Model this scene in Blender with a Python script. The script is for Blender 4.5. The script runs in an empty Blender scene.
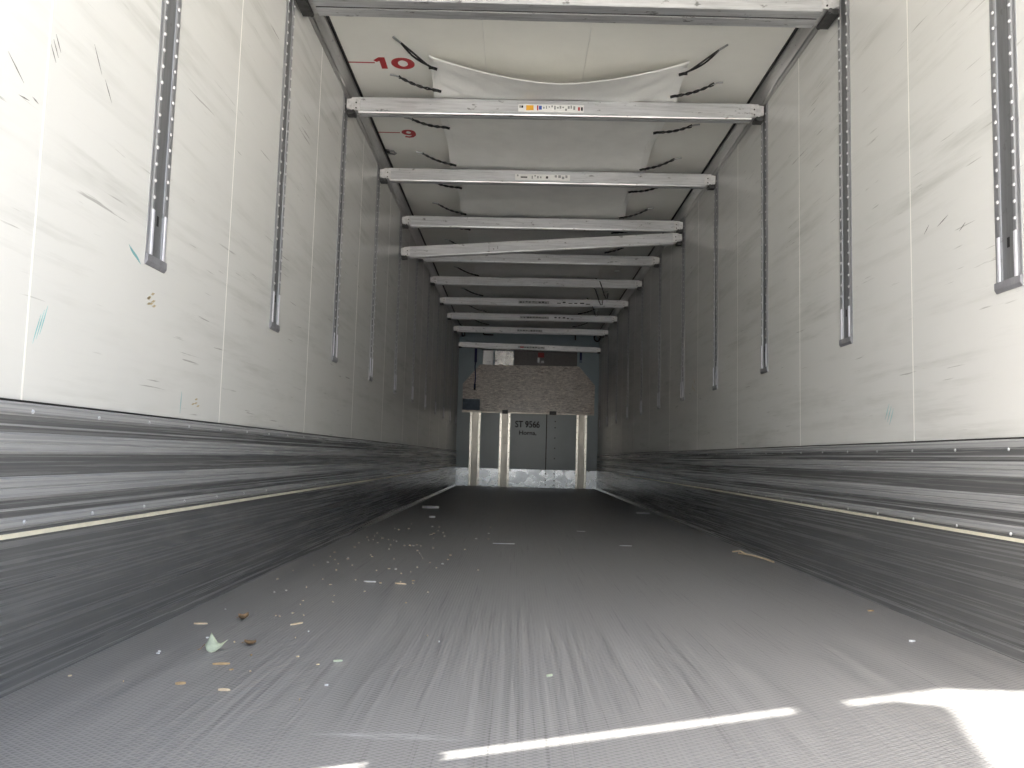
import bpy, bmesh, math, random
from mathutils import Vector, Matrix

scene = bpy.context.scene
col = scene.collection
random.seed(7)

# ------------------------------------------------------------------ camera
REAR, FRONT = 1.05, 14.483          # rear sill and bulkhead, metres from the camera
HW, HC = 1.24, 2.70                 # half width between the walls, ceiling height
F = Vector((-0.0080723, 0.99604941, 0.08843309))
R = Vector((0.99963023, 0.00574153, 0.02657906))
U = Vector((-0.02596631, -0.08861494, 0.99572744))
cam_data = bpy.data.cameras.new('camera')
cam = bpy.data.objects.new('camera', cam_data)
col.objects.link(cam)
m = Matrix((R, U, -F)).transposed().to_4x4()
m.translation = Vector((-0.1708, 0.0, 0.515))
cam.matrix_world = m
cam_data.sensor_width = 36.0
cam_data.lens = 824.44 / 1024 * 36.0
cam_data.clip_start = 0.02
cam_data.clip_end = 500
scene.camera = cam

# ------------------------------------------------------------------ world, sun, exposure
SUN_EL = math.radians(48.2)
SUN_DIR = Vector((0.91 * math.cos(SUN_EL), 0.415 * math.cos(SUN_EL), -math.sin(SUN_EL)))
world = bpy.data.worlds.new('world')
scene.world = world
world.use_nodes = True
wn, wl = world.node_tree.nodes, world.node_tree.links
wn.clear()
sky = wn.new('ShaderNodeTexSky')
sky.sky_type = 'NISHITA'
sky.sun_disc = False
sky.sun_elevation = SUN_EL
sky.sun_rotation = math.atan2(-SUN_DIR.x, -SUN_DIR.y)
sky.air_density = 1.0
sky.dust_density = 5.0
sky.ozone_density = 1.0
hs = wn.new('ShaderNodeHueSaturation'); hs.inputs['Saturation'].default_value = 0.75
bg = wn.new('ShaderNodeBackground'); bg.inputs['Strength'].default_value = 0.58
wo = wn.new('ShaderNodeOutputWorld')
wl.new(sky.outputs[0], hs.inputs['Color']); wl.new(hs.outputs[0], bg.inputs['Color']); wl.new(bg.outputs[0], wo.inputs['Surface'])

sun_data = bpy.data.lights.new('sun', 'SUN')
sun_data.energy = 18.0
sun_data.angle = math.radians(0.55)
sun_data.color = (1.0, 0.96, 0.89)
sun = bpy.data.objects.new('sun', sun_data)
col.objects.link(sun)
sun.rotation_euler = SUN_DIR.to_track_quat('-Z', 'Y').to_euler()
sun.location = (-10, -6, 12)

scene.view_settings.view_transform = 'Standard'
scene.view_settings.look = 'None'
scene.view_settings.gamma = 1.0
scene.view_settings.use_curve_mapping = False
scene.view_settings.exposure = 0.22

# ------------------------------------------------------------------ materials
def new_mat(name):
    mt = bpy.data.materials.new(name)
    mt.use_nodes = True
    return mt, mt.node_tree.nodes, mt.node_tree.links, mt.node_tree.nodes['Principled BSDF']

def pos_map(n, l, scale, rot=(0, 0, 0)):
    g = n.new('ShaderNodeNewGeometry')
    mp = n.new('ShaderNodeMapping')
    mp.inputs['Scale'].default_value = scale
    mp.inputs['Rotation'].default_value = rot
    l.new(g.outputs['Position'], mp.inputs['Vector'])
    return mp.outputs[0]

def noise(n, l, vec, scale=1.0, detail=4.0, rough=0.6):
    t = n.new('ShaderNodeTexNoise')
    t.inputs['Scale'].default_value = scale
    t.inputs['Detail'].default_value = detail
    t.inputs['Roughness'].default_value = rough
    l.new(vec, t.inputs['Vector'])
    return t.outputs['Fac']

def ramp(n, l, fac, a, b, va=0.0, vb=1.0):
    r = n.new('ShaderNodeMapRange')
    r.inputs['From Min'].default_value = a
    r.inputs['From Max'].default_value = b
    r.inputs['To Min'].default_value = va
    r.inputs['To Max'].default_value = vb
    l.new(fac, r.inputs['Value'])
    return r.outputs[0]

def mul(n, l, a, b, op='MULTIPLY'):
    x = n.new('ShaderNodeMath'); x.operation = op
    for i, v in enumerate((a, b)):
        if isinstance(v, (int, float)): x.inputs[i].default_value = v
        else: l.new(v, x.inputs[i])
    return x.outputs[0]

def mix(n, l, fac, a, b):
    x = n.new('ShaderNodeMix'); x.data_type = 'RGBA'
    if isinstance(fac, (int, float)): x.inputs[0].default_value = fac
    else: l.new(fac, x.inputs[0])
    for i, v in ((6, a), (7, b)):
        if isinstance(v, tuple): x.inputs[i].default_value = (*v, 1)
        else: l.new(v, x.inputs[i])
    return x.outputs[2]

def bump(n, l, h, bsdf, strength=0.3, dist=0.002):
    b = n.new('ShaderNodeBump')
    b.inputs['Strength'].default_value = strength
    b.inputs['Distance'].default_value = dist
    l.new(h, b.inputs['Height'])
    l.new(b.outputs[0], bsdf.inputs['Normal'])

def plain(name, color, rough=0.5, metal=0.0, var=0.15, scale=30.0, spec=0.5):
    """one colour with a fine mottling, so nothing reads as flat plastic"""
    mt, n, l, b = new_mat(name)
    v = pos_map(n, l, (1, 1, 1))
    f = noise(n, l, v, scale, 5)
    f = ramp(n, l, f, 0.3, 0.7)
    lo = tuple(c * (1 - var) for c in color); hi = tuple(min(1, c * (1 + var)) for c in color)
    l.new(mix(n, l, f, lo, hi), b.inputs['Base Color'])
    b.inputs['Roughness'].default_value = rough
    b.inputs['Metallic'].default_value = metal
    b.inputs['Specular IOR Level'].default_value = spec
    return mt

def wall_material():
    mt, n, l, b = new_mat('wall_laminate')
    base = (0.71, 0.712, 0.69)
    broad = ramp(n, l, noise(n, l, pos_map(n, l, (1, 0.7, 1.6)), 1.0, 3), 0.42, 0.68)
    streak = ramp(n, l, noise(n, l, pos_map(n, l, (1, 1.1, 17)), 1.0, 6, 0.65), 0.48, 0.74)
    patchy = ramp(n, l, noise(n, l, pos_map(n, l, (1, 1.6, 4)), 1.0, 3), 0.36, 0.64)
    dirt = mul(n, l, streak, patchy)
    fine = ramp(n, l, noise(n, l, pos_map(n, l, (1, 3.2, 95)), 1.0, 3, 0.5), 0.665, 0.70)
    fine = mul(n, l, fine, ramp(n, l, noise(n, l, pos_map(n, l, (1, 3, 9)), 1.0, 2), 0.5, 0.6))
    c = mix(n, l, mul(n, l, broad, 0.35), base, (0.665, 0.67, 0.645))
    c = mix(n, l, mul(n, l, dirt, 0.55), c, (0.37, 0.38, 0.345))
    c = mix(n, l, mul(n, l, fine, 0.55), c, (0.22, 0.22, 0.20))
    l.new(c, b.inputs['Base Color'])
    b.inputs['Roughness'].default_value = 0.27
    bump(n, l, noise(n, l, pos_map(n, l, (6, 2, 40)), 1.0, 4), b, 0.08, 0.004)
    return mt

def kick_material(name, lo, hi, amount, rough):
    mt, n, l, b = new_mat(name)
    s1 = ramp(n, l, noise(n, l, pos_map(n, l, (1, 0.7, 150)), 1.0, 5, 0.6), 0.36, 0.70)
    s2 = ramp(n, l, noise(n, l, pos_map(n, l, (1, 2.6, 260)), 1.0, 3, 0.5), 0.63, 0.68)
    s2 = mul(n, l, s2, ramp(n, l, noise(n, l, pos_map(n, l, (1, 2.0, 6)), 1.0, 2), 0.42, 0.62))
    c = mix(n, l, mul(n, l, s1, amount), lo, hi)
    c = mix(n, l, mul(n, l, s2, 0.55), c, (0.38, 0.38, 0.37))
    l.new(c, b.inputs['Base Color'])
    l.new(ramp(n, l, s1, 0, 1, rough, rough + 0.14), b.inputs['Roughness'])
    bump(n, l, s1, b, 0.10, 0.002)
    return mt

def floor_material():
    mt, n, l, b = new_mat('floor_phenolic_mesh')
    # longitudinal wear streaks, a few skewed drag marks, fine diamond relief
    long_s = ramp(n, l, noise(n, l, pos_map(n, l, (75, 0.7, 1)), 1.0, 5, 0.6), 0.33, 0.72)
    skew = ramp(n, l, noise(n, l, pos_map(n, l, (75, 1.3, 1), (0, 0, 0.24)), 1.0, 4, 0.6), 0.60, 0.70)
    skew2 = ramp(n, l, noise(n, l, pos_map(n, l, (90, 1.2, 1), (0, 0, -0.30)), 1.0, 3, 0.6), 0.63, 0.70)
    blot = ramp(n, l, noise(n, l, pos_map(n, l, (1.3, 0.8, 1)), 1.0, 4), 0.35, 0.68)
    dust = ramp(n, l, noise(n, l, pos_map(n, l, (90, 90, 1)), 1.0, 3), 0.62, 0.75)
    c = mix(n, l, long_s, (0.150, 0.152, 0.154), (0.29, 0.288, 0.285))
    c = mix(n, l, mul(n, l, blot, 0.45), c, (0.235, 0.23, 0.225))
    c = mix(n, l, mul(n, l, skew, 0.55), c, (0.07, 0.07, 0.072))
    c = mix(n, l, mul(n, l, skew2, 0.55), c, (0.07, 0.07, 0.072))
    c = mix(n, l, mul(n, l, dust, 0.16), c, (0.40, 0.38, 0.34))
    ws = []
    for a in (0.62, -0.62):
        w = n.new('ShaderNodeTexWave')
        w.inputs['Scale'].default_value = 26.0
        w.inputs['Distortion'].default_value = 0.6
        w.inputs['Detail'].default_value = 1.0
        l.new(pos_map(n, l, (1, 1, 1), (0, 0, math.pi / 2 + a)), w.inputs['Vector'])
        ws.append(w.outputs['Fac'])
    mesh_h = mul(n, l, ws[0], ws[1], 'MAXIMUM')
    c = mix(n, l, ramp(n, l, mesh_h, 0.84, 1.0, 0.0, 0.6), c, (0.36, 0.355, 0.35))
    # pale dragged scuff in front of the sill
    g = n.new('ShaderNodeNewGeometry')
    mp = n.new('ShaderNodeMapping'); mp.vector_type = 'TEXTURE'
    mp.inputs['Location'].default_value = (-0.39, 1.56, 0)
    mp.inputs['Rotation'].default_value = (0, 0, -0.03)
    mp.inputs['Scale'].default_value = (0.17, 0.022, 1)
    l.new(g.outputs['Position'], mp.inputs['Vector'])
    ln = n.new('ShaderNodeVectorMath'); ln.operation = 'LENGTH'
    l.new(mp.outputs[0], ln.inputs[0])
    sc = ramp(n, l, ln.outputs['Value'], 0.45, 1.0, 1.0, 0.0)
    sc = mul(n, l, sc, ramp(n, l, noise(n, l, pos_map(n, l, (14, 90, 1)), 1.0, 4), 0.42, 0.62))
    c = mix(n, l, mul(n, l, sc, 0.6), c, (0.55, 0.55, 0.57))
    l.new(c, b.inputs['Base Color'])
    l.new(ramp(n, l, long_s, 0, 1, 0.34, 0.52), b.inputs['Roughness'])
    bump(n, l, mesh_h, b, 0.5, 0.002)
    return mt

def metal_material(name, color, rough, wear=0.5, stretch=(3, 20, 20), metal=0.85):
    mt, n, l, b = new_mat(name)
    s = ramp(n, l, noise(n, l, pos_map(n, l, stretch), 1.0, 5, 0.65), 0.42, 0.7)
    spots = ramp(n, l, noise(n, l, pos_map(n, l, (14, 30, 30)), 1.0, 4), 0.63, 0.70)
    c = mix(n, l, mul(n, l, s, wear), color, tuple(x * 0.62 for x in color))
    c = mix(n, l, mul(n, l, spots, wear), c, (0.12, 0.12, 0.12))
    l.new(c, b.inputs['Base Color'])
    b.inputs['Metallic'].default_value = metal
    l.new(ramp(n, l, s, 0, 1, rough, rough + 0.15), b.inputs['Roughness'])
    return mt

def plywood_material():
    mt, n, l, b = new_mat('weathered_plywood')
    grain = ramp(n, l, noise(n, l, pos_map(n, l, (16, 1, 75)), 1.0, 5, 0.75), 0.36, 0.66)
    big = ramp(n, l, noise(n, l, pos_map(n, l, (5, 1, 3)), 1.0, 4), 0.38, 0.66)
    weave = ramp(n, l, noise(n, l, pos_map(n, l, (60, 1, 25)), 1.0, 3), 0.4, 0.6)
    nick = ramp(n, l, noise(n, l, pos_map(n, l, (26, 1, 60)), 1.0, 2), 0.64, 0.70)
    c = mix(n, l, grain, (0.22, 0.175, 0.15), (0.95, 0.86, 0.76))
    c = mix(n, l, mul(n, l, big, 0.4), c, (0.74, 0.68, 0.64))
    c = mix(n, l, mul(n, l, weave, 0.3), c, (0.38, 0.33, 0.30))
    c = mix(n, l, mul(n, l, nick, 0.8), c, (0.95, 0.86, 0.72))
    l.new(c, b.inputs['Base Color'])
    b.inputs['Roughness'].default_value = 0.27
    b.inputs['Specular IOR Level'].default_value = 1.0
    bump(n, l, grain, b, 0.06, 0.001)
    return mt

M = {}
M['wall'] = wall_material()
M['kick_low'] = kick_material('kick_black_low', (0.105, 0.107, 0.109), (0.25, 0.25, 0.25), 0.55, 0.20)
M['kick_slat'] = kick_material('kick_worn_slat', (0.28, 0.285, 0.29), (0.44, 0.445, 0.45), 0.55, 0.22)
M['floor'] = floor_material()
M['seam'] = plain('white_sealant', (0.86, 0.85, 0.80), 0.5, var=0.03)
M['ceiling'] = plain('ceiling_laminate', (0.84, 0.835, 0.78), 0.38, var=0.03, scale=4)
M['alu'] = metal_material('beam_aluminium', (0.66, 0.67, 0.685), 0.30, 0.75, (4, 40, 60), 0.65)
M['alu_track'] = metal_material('track_aluminium', (0.34, 0.345, 0.36), 0.36, 0.5, (20, 20, 3), 0.5)
M['channel'] = metal_material('track_channel_worn', (0.22, 0.225, 0.235), 0.42, 0.6, (20, 30, 2.5), 0.5)
M['foot'] = plain('track_foot_grey', (0.28, 0.28, 0.30), 0.45, 0.3)
M['guide'] = plain('pale_guide_bar', (0.72, 0.72, 0.78), 0.35, 0.3, 0.08)
M['nub'] = plain('bright_nub', (0.60, 0.60, 0.62), 0.35, 0.5, 0.1)
M['cornice'] = metal_material('cornice_aluminium', (0.46, 0.455, 0.44), 0.32, 0.5, (20, 1.2, 20))
M['gasket'] = plain('black_gasket', (0.012, 0.012, 0.012), 0.6)
M['cream'] = plain('cream_strip', (0.78, 0.74, 0.60), 0.5, var=0.08)
M['rivet'] = plain('rivet_bright', (0.62, 0.63, 0.64), 0.3, 0.5, 0.1)
M['dark_metal'] = plain('dark_bracket_steel', (0.07, 0.07, 0.07), 0.45, 0.6, 0.4)
M['bracket'] = metal_material('bracket_cast_aluminium', (0.72, 0.72, 0.72), 0.42, 0.6, (40, 40, 40))
M['bolt'] = plain('bolt_black', (0.02, 0.02, 0.02), 0.5, 0.3)
M['bulk'] = plain('bulkhead_grey_paint', (0.36, 0.45, 0.50), 0.24, var=0.05, scale=3, spec=0.6)
M['bulk_alu'] = metal_material('bulkhead_kick_aluminium', (0.86, 0.90, 0.95), 0.24, 0.28, (7, 10, 10), 0.8)
M['post_face'] = metal_material('post_face_worn', (0.56, 0.53, 0.48), 0.30, 0.5, (20, 20, 6), 0.7)
M['post_flange'] = plain('post_flange_bright', (0.90, 0.87, 0.80), 0.24, 0.8, 0.08)
M['ply'] = plywood_material()
M['tarp'] = plain('white_tarpaulin', (0.90, 0.90, 0.87), 0.5, var=0.05, scale=6)
M['cord'] = plain('black_cord', (0.012, 0.012, 0.012), 0.6)
M['hook'] = plain('grey_steel_hook', (0.30, 0.31, 0.31), 0.4, 0.6)
M['red'] = plain('red_print', (0.42, 0.012, 0.016), 0.5, var=0.08)
M['ink'] = plain('black_ink', (0.012, 0.013, 0.016), 0.6)
M['white'] = plain('sticker_white', (0.82, 0.82, 0.80), 0.4, var=0.03)
M['orange'] = plain('sticker_orange', (0.78, 0.40, 0.04), 0.4, var=0.05)
M['blue_ink'] = plain('sticker_blue', (0.05, 0.10, 0.40), 0.4)
M['blue_strap'] = plain('dark_blue_strap', (0.012, 0.02, 0.10), 0.6)
M['blue_patch'] = plain('blue_grey_sheet', (0.15, 0.21, 0.29), 0.5, var=0.3, scale=14)
M['box_grey'] = plain('pale_box_grey', (0.75, 0.75, 0.75), 0.25, 0.5, 0.08)
M['sheet'] = metal_material('bright_sheet_metal', (0.70, 0.70, 0.68), 0.22, 0.5, (12, 12, 12), 0.9)
M['housing'] = plain('unit_housing_brown_grey', (0.13, 0.12, 0.12), 0.45, 0.2, 0.15)
M['red_tag'] = plain('red_tag', (0.30, 0.015, 0.015), 0.5)
M['leaf'] = plain('dry_leaf_pale_green', (0.50, 0.56, 0.42), 0.6, var=0.2, scale=60)
M['leaf_brown'] = plain('dry_leaf_brown', (0.26, 0.17, 0.09), 0.7, var=0.3, scale=60)
M['chip'] = plain('pale_wood', (0.72, 0.60, 0.42), 0.7, var=0.2, scale=80)
M['chip_tan'] = plain('tan_wood', (0.50, 0.36, 0.20), 0.7, var=0.2, scale=80)
M['scrap'] = plain('white_scrap', (0.72, 0.73, 0.74), 0.6, var=0.1)
M['turquoise'] = plain('turquoise_mark', (0.16, 0.42, 0.44), 0.5, var=0.2)
M['tan_mark'] = plain('tan_mark', (0.44, 0.36, 0.22), 0.6, var=0.3)
M['grey_mark'] = plain('dark_grey_mark', (0.16, 0.16, 0.15), 0.6, var=0.2)
M['ground'] = plain('yard_concrete', (0.60, 0.58, 0.545), 0.85, var=0.2, scale=1.5)
M['shell'] = plain('trailer_outer_skin', (0.75, 0.75, 0.74), 0.4, var=0.03)
M['door'] = plain('door_leaf_white', (0.74, 0.73, 0.68), 0.4, var=0.04, scale=3)

# ------------------------------------------------------------------ mesh helpers
def box(bm, x0, x1, y0, y1, z0, z1):
    vs = [bm.verts.new(p) for p in ((x0, y0, z0), (x1, y0, z0), (x1, y1, z0), (x0, y1, z0),
                                    (x0, y0, z1), (x1, y0, z1), (x1, y1, z1), (x0, y1, z1))]
    for f in ((0, 3, 2, 1), (4, 5, 6, 7), (0, 1, 5, 4), (1, 2, 6, 5), (2, 3, 7, 6), (3, 0, 4, 7)):
        bm.faces.new([vs[i] for i in f])

def prism(bm, poly, axis, a, b):
    """extrude a polygon along an axis; poly holds the other two coordinates in order"""
    def pt(p, t):
        return {'x': (t, p[0], p[1]), 'y': (p[0], t, p[1]), 'z': (p[0], p[1], t)}[axis]
    va = [bm.verts.new(pt(p, a)) for p in poly]
    vb = [bm.verts.new(pt(p, b)) for p in poly]
    n = len(poly)
    bm.faces.new(va); bm.faces.new(vb[::-1])
    for i in range(n):
        bm.faces.new((va[i], vb[i], vb[(i + 1) % n], va[(i + 1) % n]))

def cyl(bm, c, r, h, axis='z', seg=10, r2=None):
    r2 = r if r2 is None else r2
    ra, rb = [], []
    for i in range(seg):
        a = 2 * math.pi * i / seg
        u, v = math.cos(a), math.sin(a)
        for lst, rr, t in ((ra, r, 0), (rb, r2, h)):
            d = {'z': (u * rr, v * rr, t), 'x': (t, u * rr, v * rr), 'y': (u * rr, t, v * rr)}[axis]
            lst.append(bm.verts.new((c[0] + d[0], c[1] + d[1], c[2] + d[2])))
    bm.faces.new(ra[::-1]); bm.faces.new(rb)
    for i in range(seg):
        bm.faces.new((ra[i], ra[(i + 1) % seg], rb[(i + 1) % seg], rb[i]))

def tube(bm, pts, r, seg=6):
    pts = [Vector(p) for p in pts]
    rings = []
    ref = Vector((0.13, 0.27, 0.95))
    for i, p in enumerate(pts):
        d = (pts[min(i + 1, len(pts) - 1)] - pts[max(i - 1, 0)]).normalized()
        s = d.cross(ref)
        if s.length < 0.05: s = d.cross(Vector((1, 0, 0)))
        s.normalize(); t = d.cross(s)
        rings.append([bm.verts.new(p + (s * math.cos(2 * math.pi * k / seg) + t * math.sin(2 * math.pi * k / seg)) * r) for k in range(seg)])
    for a, b in zip(rings, rings[1:]):
        for k in range(seg):
            bm.faces.new((a[k], a[(k + 1) % seg], b[(k + 1) % seg], b[k]))
    bm.faces.new(rings[0][::-1]); bm.faces.new(rings[-1])

def mesh_of(name, bm, mat, bevel=0.0, smooth=False):
    bmesh.ops.recalc_face_normals(bm, faces=bm.faces)
    if bevel:
        bmesh.ops.bevel(bm, geom=list(bm.edges), offset=bevel, segments=1, affect='EDGES', clamp_overlap=True)
    me = bpy.data.meshes.new(name)
    bm.to_mesh(me); bm.free()
    me.materials.append(M[mat])
    if smooth:
        for p in me.polygons: p.use_smooth = True
    return me

def link(name, me, parent=None, loc=(0, 0, 0)):
    o = bpy.data.objects.new(name, me)
    col.objects.link(o)
    o.location = loc
    if parent: o.parent = parent
    return o

def part(name, bm, mat, parent=None, bevel=0.0, smooth=False, loc=(0, 0, 0)):
    return link(name, mesh_of(name, bm, mat, bevel, smooth), parent, loc)

def bxs(*boxes):
    bm = bmesh.new()
    for b in boxes: box(bm, *b)
    return bm

def tag(o, label, cat, group=None):
    o['label'] = label; o['category'] = cat
    if group: o['group'] = group
    return o

def thing(name, label, cat, loc=(0, 0, 0), group=None):
    o = bpy.data.objects.new(name, None)
    o.empty_display_size = 0.1
    col.objects.link(o); o.location = loc
    return tag(o, label, cat, group)

def struct(o, label=None, cat=None):
    o['kind'] = 'structure'
    if label: o['label'] = label
    if cat: o['category'] = cat
    return o

def stuff(o):
    o['kind'] = 'stuff'
    return o

def text_mesh(s, mat, width, height, extrude=0.0008, offset=0.0):
    cu = bpy.data.curves.new('lettering', 'FONT')
    cu.body = s; cu.size = 1.0; cu.extrude = 0.0; cu.offset = offset
    ob = bpy.data.objects.new('lettering_source', cu)
    col.objects.link(ob)
    dg = bpy.context.evaluated_depsgraph_get()
    me = bpy.data.meshes.new_from_object(ob.evaluated_get(dg))
    bpy.data.objects.remove(ob); bpy.data.curves.remove(cu)
    xs = [v.co.x for v in me.vertices]; ys = [v.co.y for v in me.vertices]
    x0, x1, y0, y1 = min(xs), max(xs), min(ys), max(ys)
    for v in me.vertices:
        v.co.x = ((v.co.x - x0) / (x1 - x0) - 0.5) * width
        v.co.y = ((v.co.y - y0) / (y1 - y0) - 0.5) * height
        v.co.z = 0
    bm = bmesh.new(); bm.from_mesh(me)
    g = bmesh.ops.extrude_face_region(bm, geom=list(bm.faces))
    for v in [e for e in g['geom'] if isinstance(e, bmesh.types.BMVert)]: v.co.z += extrude
    bmesh.ops.recalc_face_normals(bm, faces=bm.faces)
    bm.to_mesh(me); bm.free()
    me.materials.clear(); me.materials.append(M[mat])
    me.name = 'lettering'
    return me

# ------------------------------------------------------------------ the setting
ORD = ['first', 'second', 'third', 'fourth', 'fifth', 'sixth', 'seventh', 'eighth', 'ninth', 'tenth', 'eleventh', 'twelfth']
STEP, TRACK0 = 1.1808, 2.3538
SEAMS = [TRACK0 - 0.59 + STEP * k for k in range(12)]

struct(part('ground', bxs((-300, 300, -500, 120, -1.30, -1.20)), 'ground'), 'pale concrete yard outside the open trailer', 'ground')
floor = struct(part('floor', bxs((-1.30, 1.30, REAR, FRONT + 0.06, -0.12, 0.0)), 'floor'), 'dark grey scuffed anti-slip trailer floor', 'floor')

ceiling = struct(part('ceiling', bxs((-1.32, 1.32, REAR, FRONT + 0.06, HC + 0.006, HC + 0.09)), 'shell'), 'white trailer ceiling with red metre marks', 'ceiling')
for x0, x1 in ((-1.19, -0.402), (-0.4, 0.15), (0.152, 1.19)):
    part('ceiling_panel', bxs((x0, x1, REAR + 0.1, FRONT, HC, HC + 0.006)), 'ceiling', ceiling)

for side, sx in (('left', -1), ('right', 1)):
    def X(a, b):                      # distances inward from the wall plane, mirrored
        return tuple(sorted((sx * (HW - a), sx * (HW - b))))
    w = struct(part('wall_' + side, bxs((*X(-0.08, -0.006), REAR, FRONT + 0.06, -0.12, HC + 0.006)), 'shell'),
               'white laminate %s wall of the trailer with black kick rail' % side, 'wall')
    edges = [REAR + 0.1] + SEAMS[0:] + [FRONT]
    edges = [e for e in edges if e <= FRONT]
    for a, b in zip(edges, edges[1:]):
        part('wall_panel', bxs((*X(-0.006, 0), a + 0.0028, b - 0.0028, 0.55, HC)), 'wall', w)
    for s in edges[1:-1]:
        part('sealant_seam', bxs((*X(-0.006, 0.0006), s - 0.0028, s + 0.0028, 0.55, HC)), 'seam', w)
    # black kick rail: recessed board, proud worn slats, cream rub strip, smooth lower board
    part('kick_board', bxs((*X(-0.004, 0.006), REAR + 0.1, FRONT, 0.0, 0.600)), 'kick_low', w)
    for z0, z1 in ((0.575, 0.606), (0.492, 0.541), (0.396, 0.447), (0.333, 0.361)):
        bm = bmesh.new()
        c = 0.007
        parts_ = [(z0, z1)] if z1 - z0 < 0.04 else [(z0, (z0 + z1) / 2 - 0.001), ((z0 + z1) / 2 + 0.001, z1)]
        for za, zb in ((z0, z1),):
            zm = (za + zb) / 2
            if zb - za > 0.04:
                poly = [(0.005, za), (0.013, za + c), (0.013, zm - 0.003), (0.0105, zm), (0.013, zm + 0.003), (0.013, zb - c), (0.005, zb)]
            else:
                poly = [(0.005, za), (0.013, za + c), (0.013, zb - c), (0.005, zb)]
            prism(bm, [(sx * (HW - d), z) for d, z in poly], 'y', REAR + 0.1, FRONT)
        part('kick_slat', bm, 'kick_slat', w)
    part('recess_rib', bxs((*X(0.005, 0.0085), REAR + 0.1, FRONT, 0.374, 0.379)), 'kick_slat', w)
    part('recess_rib', bxs((*X(0.005, 0.0085), REAR + 0.1, FRONT, 0.553, 0.557)), 'kick_slat', w)
    part('rub_strip', bxs((*X(0.005, 0.010), REAR + 0.1, FRONT - 3.2, 0.3165, 0.3265)), 'cream', w)
    for z0, z1 in ((0.2136, 0.312), (0.1166, 0.213), (0.026, 0.116)):
        part('lower_plank', bxs((*X(0.005, 0.011), REAR + 0.1, FRONT, z0, z1)), 'kick_low', w)
    part('top_cap', bxs((*X(-0.003, 0.007), REAR + 0.1, FRONT, 0.603, 0.609)), 'gasket', w)
    bm = bmesh.new()
    prism(bm, [(sx * (HW - d), z) for d, z in ((0.0, 0.0), (0.034, 0.0), (0.030, 0.006), (0.014, 0.026), (0.0, 0.03))], 'y', REAR + 0.1, FRONT)
    part('cove_strip', bm, 'kick_low', w)
    bm = bmesh.new()
    y = 1.788 - 0.286
    while y < FRONT - 0.1:
        for z in (0.586, 0.348):
            cyl(bm, (sx * (HW - 0.013), y, z - (0.011 if sx > 0 else 0)), 0.0055, -sx * 0.003, 'x', 6, 0.003)
        y += 0.286
    stuff(part('rivet', bm, 'rivet', w))
    # cornice in the ceiling corner
    bm = bmesh.new()
    prism(bm, [(sx * a, z) for a, z in ((1.246, 2.618), (1.236, 2.620), (1.228, 2.634), (1.221, 2.637), (1.190, 2.680), (1.184, 2.7005), (1.246, 2.7005))], 'y', REAR + 0.1, FRONT)
    part('cornice', bm, 'cornice', w)
    part('gasket_line', bxs((*sorted((sx * 1.189, sx * 1.172)), REAR + 0.1, FRONT, 2.694, 2.7005)), 'gasket', w)

# small marks with a shape of their own on the walls
def wall_mark(sx, y, z, pts, mat, parent_name, th=0.0006):
    bm = bmesh.new()
    poly = [(y + a, z + b) for a, b in pts]
    x0 = sx * (HW + 0.0002); x1 = sx * (HW - th)
    va = [bm.verts.new((x0, p[0], p[1])) for p in poly]
    vb = [bm.verts.new((x1, p[0], p[1])) for p in poly]
    n = len(poly)
    bm.faces.new(va); bm.faces.new(vb[::-1])
    for i in range(n): bm.faces.new((va[i], vb[i], vb[(i + 1) % n], va[(i + 1) % n]))
    part('scuff_mark', bm, mat, bpy.data.objects[parent_name])

def stroke(a, b, w):
    d = Vector((b[0] - a[0], b[1] - a[1])); n = Vector((-d.y, d.x)).normalized() * w / 2
    mx = ((a[0] + b[0]) / 2, (a[1] + b[1]) / 2)
    return [a, (mx[0] + n.x, mx[1] + n.y), b, (mx[0] - n.x, mx[1] - n.y)]

for k in range(5):
    wall_mark(-1, 2.205 + 0.011 * k, 1.052 - 0.004 * k, stroke((-0.012, 0.012), (0.02, -0.01), 0.005), 'turquoise', 'wall_left')
for k in range(3):
    wall_mark(-1, 1.80 + 0.012 * k, 0.77 + 0.012 * k, stroke((-0.012, -0.035), (0.012, 0.035), 0.003), 'turquoise', 'wall_left')
wall_mark(-1, 2.60, 0.66, stroke((0, -0.035), (0.004, 0.035), 0.004), 'turquoise', 'wall_left')
for k in range(7):
    wall_mark(-1, 2.36 + random.uniform(-.03, .03), 0.945 + random.uniform(-.022, .022), stroke((-0.012, -0.004), (0.014, 0.004), 0.008), 'tan_mark', 'wall_left')
for k in range(4):
    wall_mark(-1, 2.72 + random.uniform(-.025, .025), 0.668 + random.uniform(-.012, .012), stroke((-0.014, -0.003), (0.014, 0.003), 0.007), 'tan_mark', 'wall_left')
for k in range(3):
    wall_mark(-1, 1.782 + 0.008 * k, 1.395 + 0.016 * k, stroke((-0.012, 0.016), (0.012, -0.016), 0.0035), 'grey_mark', 'wall_left')
for y, z, dy, dz in ((1.69, 1.25, 0.02, 0.002), (1.73, 1.262, 0.012, -0.003), (1.97, 1.475, 0.022, -0.028), (2.03, 1.42, 0.02, -0.022), (1.655, 1.30, 0.03, -0.02)):
    wall_mark(-1, y, z, stroke((-dy, -dz), (dy, dz), 0.0035), 'grey_mark', 'wall_left')
for k in range(3):
    wall_mark(1, 3.12 + 0.018 * k, 0.706 + 0.01 * k, stroke((0.018, -0.03), (-0.018, 0.03), 0.004), 'turquoise', 'wall_right')
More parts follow.
